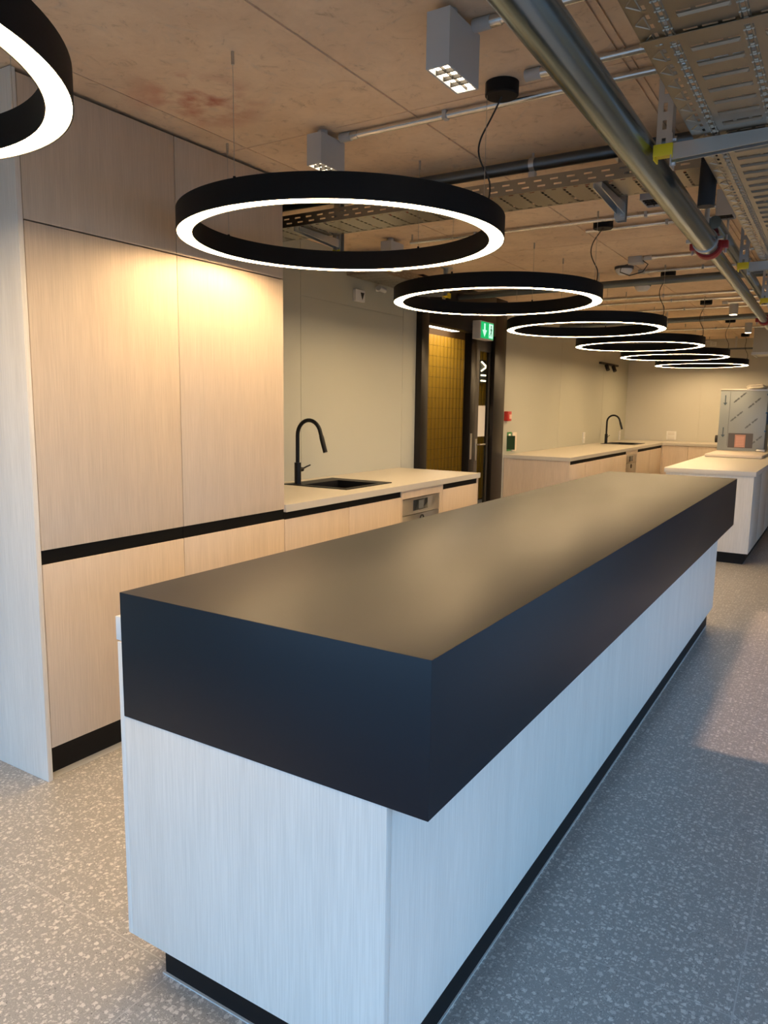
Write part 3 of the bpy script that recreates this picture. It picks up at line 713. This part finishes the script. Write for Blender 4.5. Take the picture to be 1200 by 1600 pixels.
# dark steel cross pipes
def cross_pipe(label, y, z, r, x0, x1, hangers, dy=0.0, m=DPIPE, group='dark steel pipes across the ceiling'):
    t = thing('steel_pipe', label, 'pipe', (0, 0, 0), 0, group)
    MB().tube([(x0, y, z), (x1, y+dy, z)], r, 24).build('pipe_run', m, t)
    for hx in hangers:
        hy = y+dy*(hx-x0)/(x1-x0)
        rd = MB().tube([(hx, hy, z+r), (hx, hy, H-0.0005)], 0.006, 8).build('hanger_rod', GALV, t)
        b = MB().lathe([(r, -0.012), (r+0.004, -0.012), (r+0.004, 0.012), (r, 0.012)], 24)
        bmesh.ops.transform(b.bm, matrix=Matrix.Translation((hx, hy, z)) @ Matrix.Rotation(PI/2, 4, 'Y'), verts=b.bm.verts[:])
        b.build('pipe_clamp', GALV, t)
        MB().box(hx-0.016, hx+0.016, hy-0.016, hy+0.016, z-r-0.035, z-r-0.003, 0.004).build('clamp_nut', WHITEP, rd)
cross_pipe('dark steel pipe crossing just behind the near perforated cable tray', 3.385, 2.60, 0.028, -3.3, 2.3, [-2.1, -1.33, 0.3], 0.0)
cross_pipe('dark steel pipe crossing in mid ceiling behind the second canopy', 6.60, 2.545, 0.030, -3.3, 2.3, [-1.93, 0.0], -0.25)
cross_pipe('dark steel pipe crossing far back before the back wall', 9.6, 2.545, 0.030, -3.3, -0.6, [-1.95, -0.8], -0.25)
# big silver pipe along the room
t = thing('sprinkler_pipe', 'thick silver-blue steel pipe running along the ceiling beside the trays', 'pipe', (0, 0, 0))
def PX(y): return -0.593-0.0165*y
zp_ = 2.30
MB().tube([(PX(-2.4), -2.4, zp_), (PX(4.02), 4.02, zp_)], 0.052, 48).build('pipe_run', PIPEM, t)
MB().tube([(PX(4.10), 4.10, zp_), (PX(7.5), 7.5, zp_)], 0.034, 32).build('pipe_run_thin', PIPEM, t)
MB().tube([(PX(7.56), 7.56, zp_), (PX(11.58), 11.58, zp_)], 0.034, 32).build('pipe_run_thin', PIPEM, t)
def coupling(yc, r):
    c = MB()
    segs = [(r-0.004, -0.03), (r+0.010, -0.03), (r+0.016, -0.012), (r+0.016, 0.012), (r+0.010, 0.03), (r-0.004, 0.03)]
    c.lathe(segs, 32)
    bmesh.ops.transform(c.bm, matrix=Matrix.Translation((PX(yc), yc, zp_)) @ Matrix.Rotation(PI/2, 4, 'X'), verts=c.bm.verts[:])
    for s_ in (-1, 1):
        c.box(PX(yc)+s_*(r+0.022)-0.016, PX(yc)+s_*(r+0.022)+0.016, yc-0.02, yc+0.02, zp_-0.018, zp_+0.018, 0.004)
    c = c.build('red_coupling', REDM, t); c['label'] = 'red grooved pipe coupling'
    for s_ in (-1, 1):
        MB().tube([(PX(yc)+s_*(r+0.026), yc, zp_-0.04), (PX(yc)+s_*(r+0.026), yc, zp_+0.045)], 0.006, 8).build('bolt', GALV, c)
coupling(4.06, 0.05); coupling(7.53, 0.034)
b = MB().lathe([(0.052, -0.012), (0.057, -0.012), (0.057, 0.012), (0.052, 0.012)], 32)
bmesh.ops.transform(b.bm, matrix=Matrix.Translation((PX(3.93), 3.93, zp_)) @ Matrix.Rotation(PI/2, 4, 'X'), verts=b.bm.verts[:])
b.box(PX(3.93)-0.085, PX(3.93)-0.05, 3.918, 3.942, zp_-0.006, zp_+0.01).box(PX(3.93)+0.05, PX(3.93)+0.08, 3.918, 3.942, zp_+0.0, zp_+0.014)
c = b.build('pipe_clamp', GALV, t)
MB().tube([(PX(3.93), 3.93, zp_+0.055), (PX(3.93), 3.93, H-0.0005)], 0.012, 12).build('hanger_rod', GALV, c)
# second thinner pipe
t = thing('steel_pipe', 'thin silver pipe just right of the big pipe past the red coupling', 'pipe', (0, 0, 0))
MB().tube([(-0.625, 3.95, 2.385), (-0.66, 6.9, 2.385)], 0.030, 28).build('pipe_run', PIPEM, t)
MB().tube([(-0.63, 4.4, 2.415), (-0.63, 4.4, H-0.0005)], 0.006, 8).build('hanger_rod', GALV, t)
# insulated elbow
t = thing('insulated_pipe', 'matt black insulated pipe with elbow behind the near bracket', 'pipe', (0, 0, 0))
pts = [(0.35, 3.02, 2.52), (-0.38, 3.02, 2.52), (-0.45, 3.02, 2.51), (-0.492, 3.02, 2.475), (-0.505, 3.02, 2.42), (-0.51, 3.02, 2.37), (-0.512, 3.02, 2.235)]
MB().tube(pts, 0.030, 24).build('insulation', INSUL, t)
MB().tube([(-0.505, 3.02, 2.435), (-0.505, 3.02, 2.385)], 0.034, 24).build('sleeve', INSUL, t)

# ------------------------------------------------------------ cable trays
def plate(xc, yc, holes, b):
    """flat sheet from grid lines xc, yc; holes is a function (i, j) -> None | 'hole'"""
    for i in range(len(xc)-1):
        for j in range(len(yc)-1):
            if holes(i, j): continue
            b.quad(xc[i], xc[i+1], yc[j], yc[j+1])
def tray(name, label, L, W, hgt, loc, rz, group, ribs=True, m=GALVD, joints=()):
    """tray runs along local +y, underside at local z=0, width along +x from 0"""
    t = thing(name, label, 'cable tray', loc, rz, group)
    b = bmesh.new()
    def quad(x0, x1, y0, y1, z=0.0):
        b.faces.new([b.verts.new(p) for p in ((x0, y0, z), (x1, y0, z), (x1, y1, z), (x0, y1, z))])
    P = 0.085 if ribs else 0.10
    n = int(L/P)
    if ribs:
        # edge, diamond column, slot column, ribs, slot column, ribs, slot column, edge
        rz_ = ((0.085, 0.195), (0.235, W-0.085))
        sl = (0.036, 0.062, 0.210, W-0.062, W-0.036)
        cols = []; prev = 0.0
        marks = [(c-0.004, c+0.004, 'b') for c in sl]+[(a_, b_, 'm') for a_, b_ in rz_]
        for x0, x1, k in sorted(marks):
            cols.append((prev, x0, 's')); cols.append((x0, x1, k)); prev = x1
        cols.append((prev, W, 's'))
    else:
        cols = [(0, 0.012, 's'), (0.012, 0.022, 'b'), (0.022, W-0.022, 'w'), (W-0.022, W-0.012, 'b'), (W-0.012, W, 's')]
    for x0, x1, k in cols:
        if k == 's': quad(x0, x1, 0, n*P); continue
        for j in range(n):
            y = j*P
            if k == 'b':
                for q in (0, 1):
                    ya = y+q*P/2
                    h0, h1 = ya+0.010, ya+0.032
                    quad(x0, x1, ya, h0); quad(x0, x1, h1, ya+P/2)
            elif k == 'm':
                w_ = x1-x0; ym = y+0.022; hh = 0.009
                quad(x0, x1, y, ym); quad(x0, x1, ym+hh, y+P)
                prev = x0
                for s0, s1 in ((0.04, 0.30), (0.38, 0.66), (0.74, 0.96)):
                    quad(prev, x0+w_*s0, ym, ym+hh); prev = x0+w_*s1
                quad(prev, x1, ym, ym+hh)
            elif k == 'w':
                w_ = x1-x0; ns = 6; hh = 0.012; ym = y+P*0.25
                quad(x0, x1, y, ym); quad(x0, x1, ym+hh, y+P)
                for q in range(ns):
                    xa = x0+w_*q/ns; quad(xa, xa+w_/ns*0.3, ym, ym+hh)
    me = MB(); me.bm.free(); me.bm = b
    o = me.build('perforated_base', m, t, sharp=False)
    md = o.modifiers.new('s', 'SOLIDIFY'); md.thickness = 0.0015; md.offset = 1
    if ribs:
        r = MB(); bb = r.bm
        def pill(xa, xb, ya, yb, dz, ins):
            """embossed pad with sloping sides, hanging dz below the sheet"""
            A = [bb.verts.new(p) for p in ((xa, ya, 0), (xb, ya, 0), (xb, yb, 0), (xa, yb, 0))]
            B = [bb.verts.new(p) for p in ((xa+ins, ya+ins, -dz), (xb-ins, ya+ins, -dz), (xb-ins, yb-ins, -dz), (xa+ins, yb-ins, -dz))]
            for i in range(4): bb.faces.new((A[i], A[(i+1) % 4], B[(i+1) % 4], B[i]))
            bb.faces.new(B)
        for j in range(n):
            y = j*P
            for a_, b_ in rz_: pill(a_+0.004, b_-0.004, y+0.036, y+0.051, 0.005, 0.0045)
            for q in (0, 1):
                yc_ = y+q*P/2+0.021
                for c in (sl[1], sl[2], sl[3]):
                    # framed slot: raised rim of four bars round the hole
                    for (xa, xb, ya, yb) in ((c-0.011, c-0.005, yc_-0.018, yc_+0.018), (c+0.005, c+0.011, yc_-0.018, yc_+0.018), (c-0.005, c+0.005, yc_-0.018, yc_-0.013), (c-0.005, c+0.005, yc_+0.013, yc_+0.018)):
                        pill(xa, xb, ya, yb, 0.003, 0.0015)
            for xc_, sg in ((0.018, 1), (W-0.018, -1)):
                o4 = [(xc_-0.012*sg, y+0.042), (xc_+0.010*sg, y+0.012), (xc_+0.012*sg, y+0.072)]
                for i in range(3):
                    p, q = o4[i], o4[(i+1) % 3]
                    d = Vector((q[0]-p[0], q[1]-p[1], 0)); nn = Vector((-d.y, d.x, 0)).normalized()*0.0014
                    v0 = [bb.verts.new((p[0]+nn.x, p[1]+nn.y, 0)), bb.verts.new((q[0]+nn.x, q[1]+nn.y, 0)), bb.verts.new((q[0], q[1], -0.002)), bb.verts.new((p[0], p[1], -0.002)), bb.verts.new((p[0]-nn.x, p[1]-nn.y, 0)), bb.verts.new((q[0]-nn.x, q[1]-nn.y, 0))]
                    bb.faces.new((v0[0], v0[1], v0[2], v0[3])); bb.faces.new((v0[3], v0[2], v0[5], v0[4]))
        r.build('embossed_ribs', m, t, sharp=False)
    # side flanges with slots
    for xf in (0.0, W):
        s = bmesh.new()
        def q2(y0, y1, z0, z1): s.faces.new([s.verts.new(p) for p in ((xf, y0, z0), (xf, y1, z0), (xf, y1, z1), (xf, y0, z1))])
        PP = 0.075; nn = int(L/PP)
        q2(0, nn*PP, 0, hgt*0.25); q2(0, nn*PP, hgt*0.37, hgt*0.62); q2(0, nn*PP, hgt*0.74, hgt)
        for j in range(nn):
            for (za, zb, of) in ((hgt*0.25, hgt*0.37, 0.0), (hgt*0.62, hgt*0.74, 0.03)):
                y = j*PP; a0 = y+0.004+of*0.6; a1 = a0+0.036
                q2(y, a0, za, zb); q2(a1, y+PP, za, zb)
        me = MB(); me.bm.free(); me.bm = s
        o = me.build('side_flange', m, t, sharp=False); md = o.modifiers.new('s', 'SOLIDIFY'); md.thickness = 0.0015; md.offset = 0
    for yj in joints:
        MB().box(-0.001, W+0.001, yj+0.017, yj+0.043, -0.0062, -0.0050).build('joint_plate', m, t)
        MB().tube([(W*0.62, yj+0.03, -0.018), (W*0.62, yj+0.03, -0.0062)], 0.008, 6).build('joint_bolt', GALV, t)
    return t
GT = 'perforated cable trays'
TW = 0.42
tray('cable_tray', 'perforated steel cable tray along the right side, nearest overhead', 9.0, TW, 0.06, (-0.456, 0.9, 2.30), math.radians(0.35), GT, joints=(0.86, 4.0))
tray('cable_tray', 'grey perforated cable tray crossing the ceiling above the largest ring', 3.05, 0.27, 0.062, (-0.32, 3.27, 2.45), math.radians(90), GT, ribs=False)
# (rotated 90 deg: local +x -> +y, local +y -> -x)
tray('cable_tray', 'perforated cable tray along the left wall above the arrow sign', 1.0, 0.31, 0.06, (XW+0.03, 4.75, 2.47), 0, GT, ribs=False)

def bracket(label, x, y, zt, arm_l, adir, cap=True, slots=True, drop=0.06):
    """slotted post from the ceiling plus a cantilever arm supporting a tray; adir = unit 2D direction of the arm"""
    rz = math.atan2(adir[1], adir[0])
    t = thing('tray_bracket', label, 'bracket', (x, y, zt), rz, 'brackets carrying the cable trays')
    top = H-zt-0.0005
    # U channel, web facing local -y side to the viewer
    b = bmesh.new()
    w_ = 0.042
    def q(p): b.faces.new([b.verts.new(v) for v in p])
    z = -drop
    def web(z0, z1, x0, x1): q(((x0, -w_/2, z0), (x1, -w_/2, z0), (x1, -w_/2, z1), (x0, -w_/2, z1)))
    web(-drop, top, -w_/2, -0.006); web(-drop, top, 0.006, w_/2)
    zz = -drop
    while zz+0.05 < top:
        web(zz, zz+0.014, -0.006, 0.006); web(zz+0.040, zz+0.05, -0.006, 0.006); zz += 0.05
    web(zz, top, -0.006, 0.006)
    for sx in (-w_/2, w_/2): q(((sx, -w_/2, -drop), (sx, w_/2, -drop), (sx, w_/2, top), (sx, -w_/2, top)))
    me = MB(); me.bm.free(); me.bm = b
    o = me.build('slotted_post', GALV, t, sharp=False); md = o.modifiers.new('s', 'SOLIDIFY'); md.thickness = 0.0025; md.offset = 0
    MB().box(-0.04, 0.04, -0.04, 0.04, top-0.006, top, 0.001).build('ceiling_plate', GALV, t)
    # arm: tapered channel
    a = MB().prism([(w_/2+0.001, -0.055), (w_/2+0.001, -0.0075), (w_/2+arm_l, -0.0075), (w_/2+arm_l, -0.03)], 'y', -0.019, -0.015)
    a.prism([(w_/2+0.001, -0.055), (w_/2+0.001, -0.0075), (w_/2+arm_l, -0.0075), (w_/2+arm_l, -0.03)], 'y', 0.015, 0.019)
    a.box(w_/2+0.001, w_/2+arm_l, -0.015, 0.015, -0.0095, -0.0075)
    a.box(w_/2+0.001, w_/2+0.005, -0.026, 0.026, -0.075, 0.02)
    am = a.build('support_arm', GALV, t)
    for zz in (-0.06, 0.008): MB().tube([(w_/2+0.005, 0, zz), (w_/2+0.013, 0, zz)], 0.009, 6).build('bolt', GALV, am)
    if cap:
        c = MB().box(-w_/2-0.007, w_/2+0.007, -w_/2-0.007, -w_/2-0.001, -drop-0.012, -drop+0.022, 0.001)
        c.box(-w_/2-0.007, -w_/2-0.002, -w_/2-0.002, w_/2+0.004, -drop-0.020, -drop+0.022, 0.001).box(w_/2+0.002, w_/2+0.007, -w_/2-0.002, w_/2+0.004, -drop-0.020, -drop+0.022, 0.001)
        c.box(-w_/2-0.007, w_/2+0.007, -w_/2-0.002, w_/2+0.004, -drop-0.006, -drop-0.001)
        c = c.build('end_cap', YELCAP, t); c['label'] = 'yellow plastic end cap'
    return t
bracket('nearest slotted bracket with yellow cap under the overhead tray', -0.548, 2.47, 2.30, 0.55, (1, 0), drop=0.03)
bracket('slotted bracket with yellow cap just past the red pipe coupling', -0.560, 4.57, 2.30, 0.55, (1, 0), drop=0.03)
bracket('farthest slotted bracket with yellow cap beside the thin pipe', -0.585, 6.05, 2.30, 0.55, (1, 0), drop=0.03)
bracket('blue-grey bracket without cap carrying the near cross tray', -0.985, 3.64, 2.45, 0.37, (0, -1), cap=False, drop=0.085)
bracket('bracket with yellow cap seen inside the largest ring', -2.60, 3.64, 2.45, 0.37, (0, -1), drop=0.085)
bracket('bracket with yellow cap carrying the wall tray in front of the portal', -2.972, 5.72, 2.47, 0.35, (-1, 0), drop=0.05)
# small threaded rod near coupling
# loose cables lying in the cross tray
for k, (yy, zz, r_, lab, mm) in enumerate(((3.37, 2.461, 0.007, 'thin black cable lying in the cross tray, front side', RUB), (3.42, 2.463, 0.009, 'thick black cable lying in the cross tray, rear side', RUB), (3.395, 2.478, 0.005, 'red cable lying in the cross tray', REDP))):
    pts = [(-3.2+i*0.14, yy+0.012*math.sin(i*0.9+k), zz+0.003*math.sin(i*0.6)) for i in range(20)]
    tag(MB().tube(pts, r_, 8).build('cable', mm), lab, 'cable', 'cables in the cross tray')

# ------------------------------------------------------------ far back services
t = thing('air_duct', 'pale grey ventilation duct box under the ceiling at the far right', 'duct', (0, 0, 0))
MB().box(-1.22, -0.2, 11.6, 12.3, 2.28, 2.6475, 0.004).build('casing', mat('grey_duct_sheet', (0.42, 0.43, 0.43), 0.45, 0.3), t)
m = MB().box(-1.235, -0.19, 11.585, 11.60, 2.265, 2.30).box(-1.235, -1.22, 11.6, 12.3, 2.265, 2.30).build('flange', GALV, t)
t = thing('hanging_rail', 'thin dark steel rail on rods below the ceiling before the back wall', 'rail', (0, 0, 0))
MB().box(-2.35, -0.3, 13.06, 13.10, 2.45, 2.475).build('cross_rail', DPIPE, t)
for x in (-1.62, -0.5): MB().tube([(x, 13.08, 2.475), (x, 13.08, H-0.0005)], 0.016, 10).build('drop_rod', GALV, t)
tag(MB().tube([(-2.24, 13.36, 2.53), (-2.18, 13.34, 2.585), (-2.10, 13.33, 2.61), (-2.04, 13.34, 2.61), (-2.0, 13.375, 2.595)], 0.010, 8).build('flexible_cable', WHITEP), 'short curved white cable high on the back wall', 'cable')
# small fan of lamps behind ring (dark track lamps near corner)
t = thing('track_spotlight', 'dark track lamp pair hanging on the rear left wall behind the rings', 'spotlight', (0, 0, 0))
MB().box(XW, XW+0.04, 11.6, 12.6, 2.18, 2.21).build('track', BLK, t)
for y in (11.8, 12.2): MB().tube([(XW+0.06, y, 2.17), (XW+0.10, y-0.03, 2.09)], 0.03, 14).build('lamp_head', BLK, t)
# small camera on the left wall
t = thing('wall_sensor', 'small white cylindrical sensor high on the left wall by the tray', 'sensor', (XW, 5.22, 2.435))
MB().tube([(0, 0, 0), (0.05, 0, 0)], 0.02, 16).build('stem', WHITEP, t)
MB().tube([(0.05, -0.05, 0), (0.05, 0.04, -0.01)], 0.022, 18).build('sensor_body', GREYP, t)
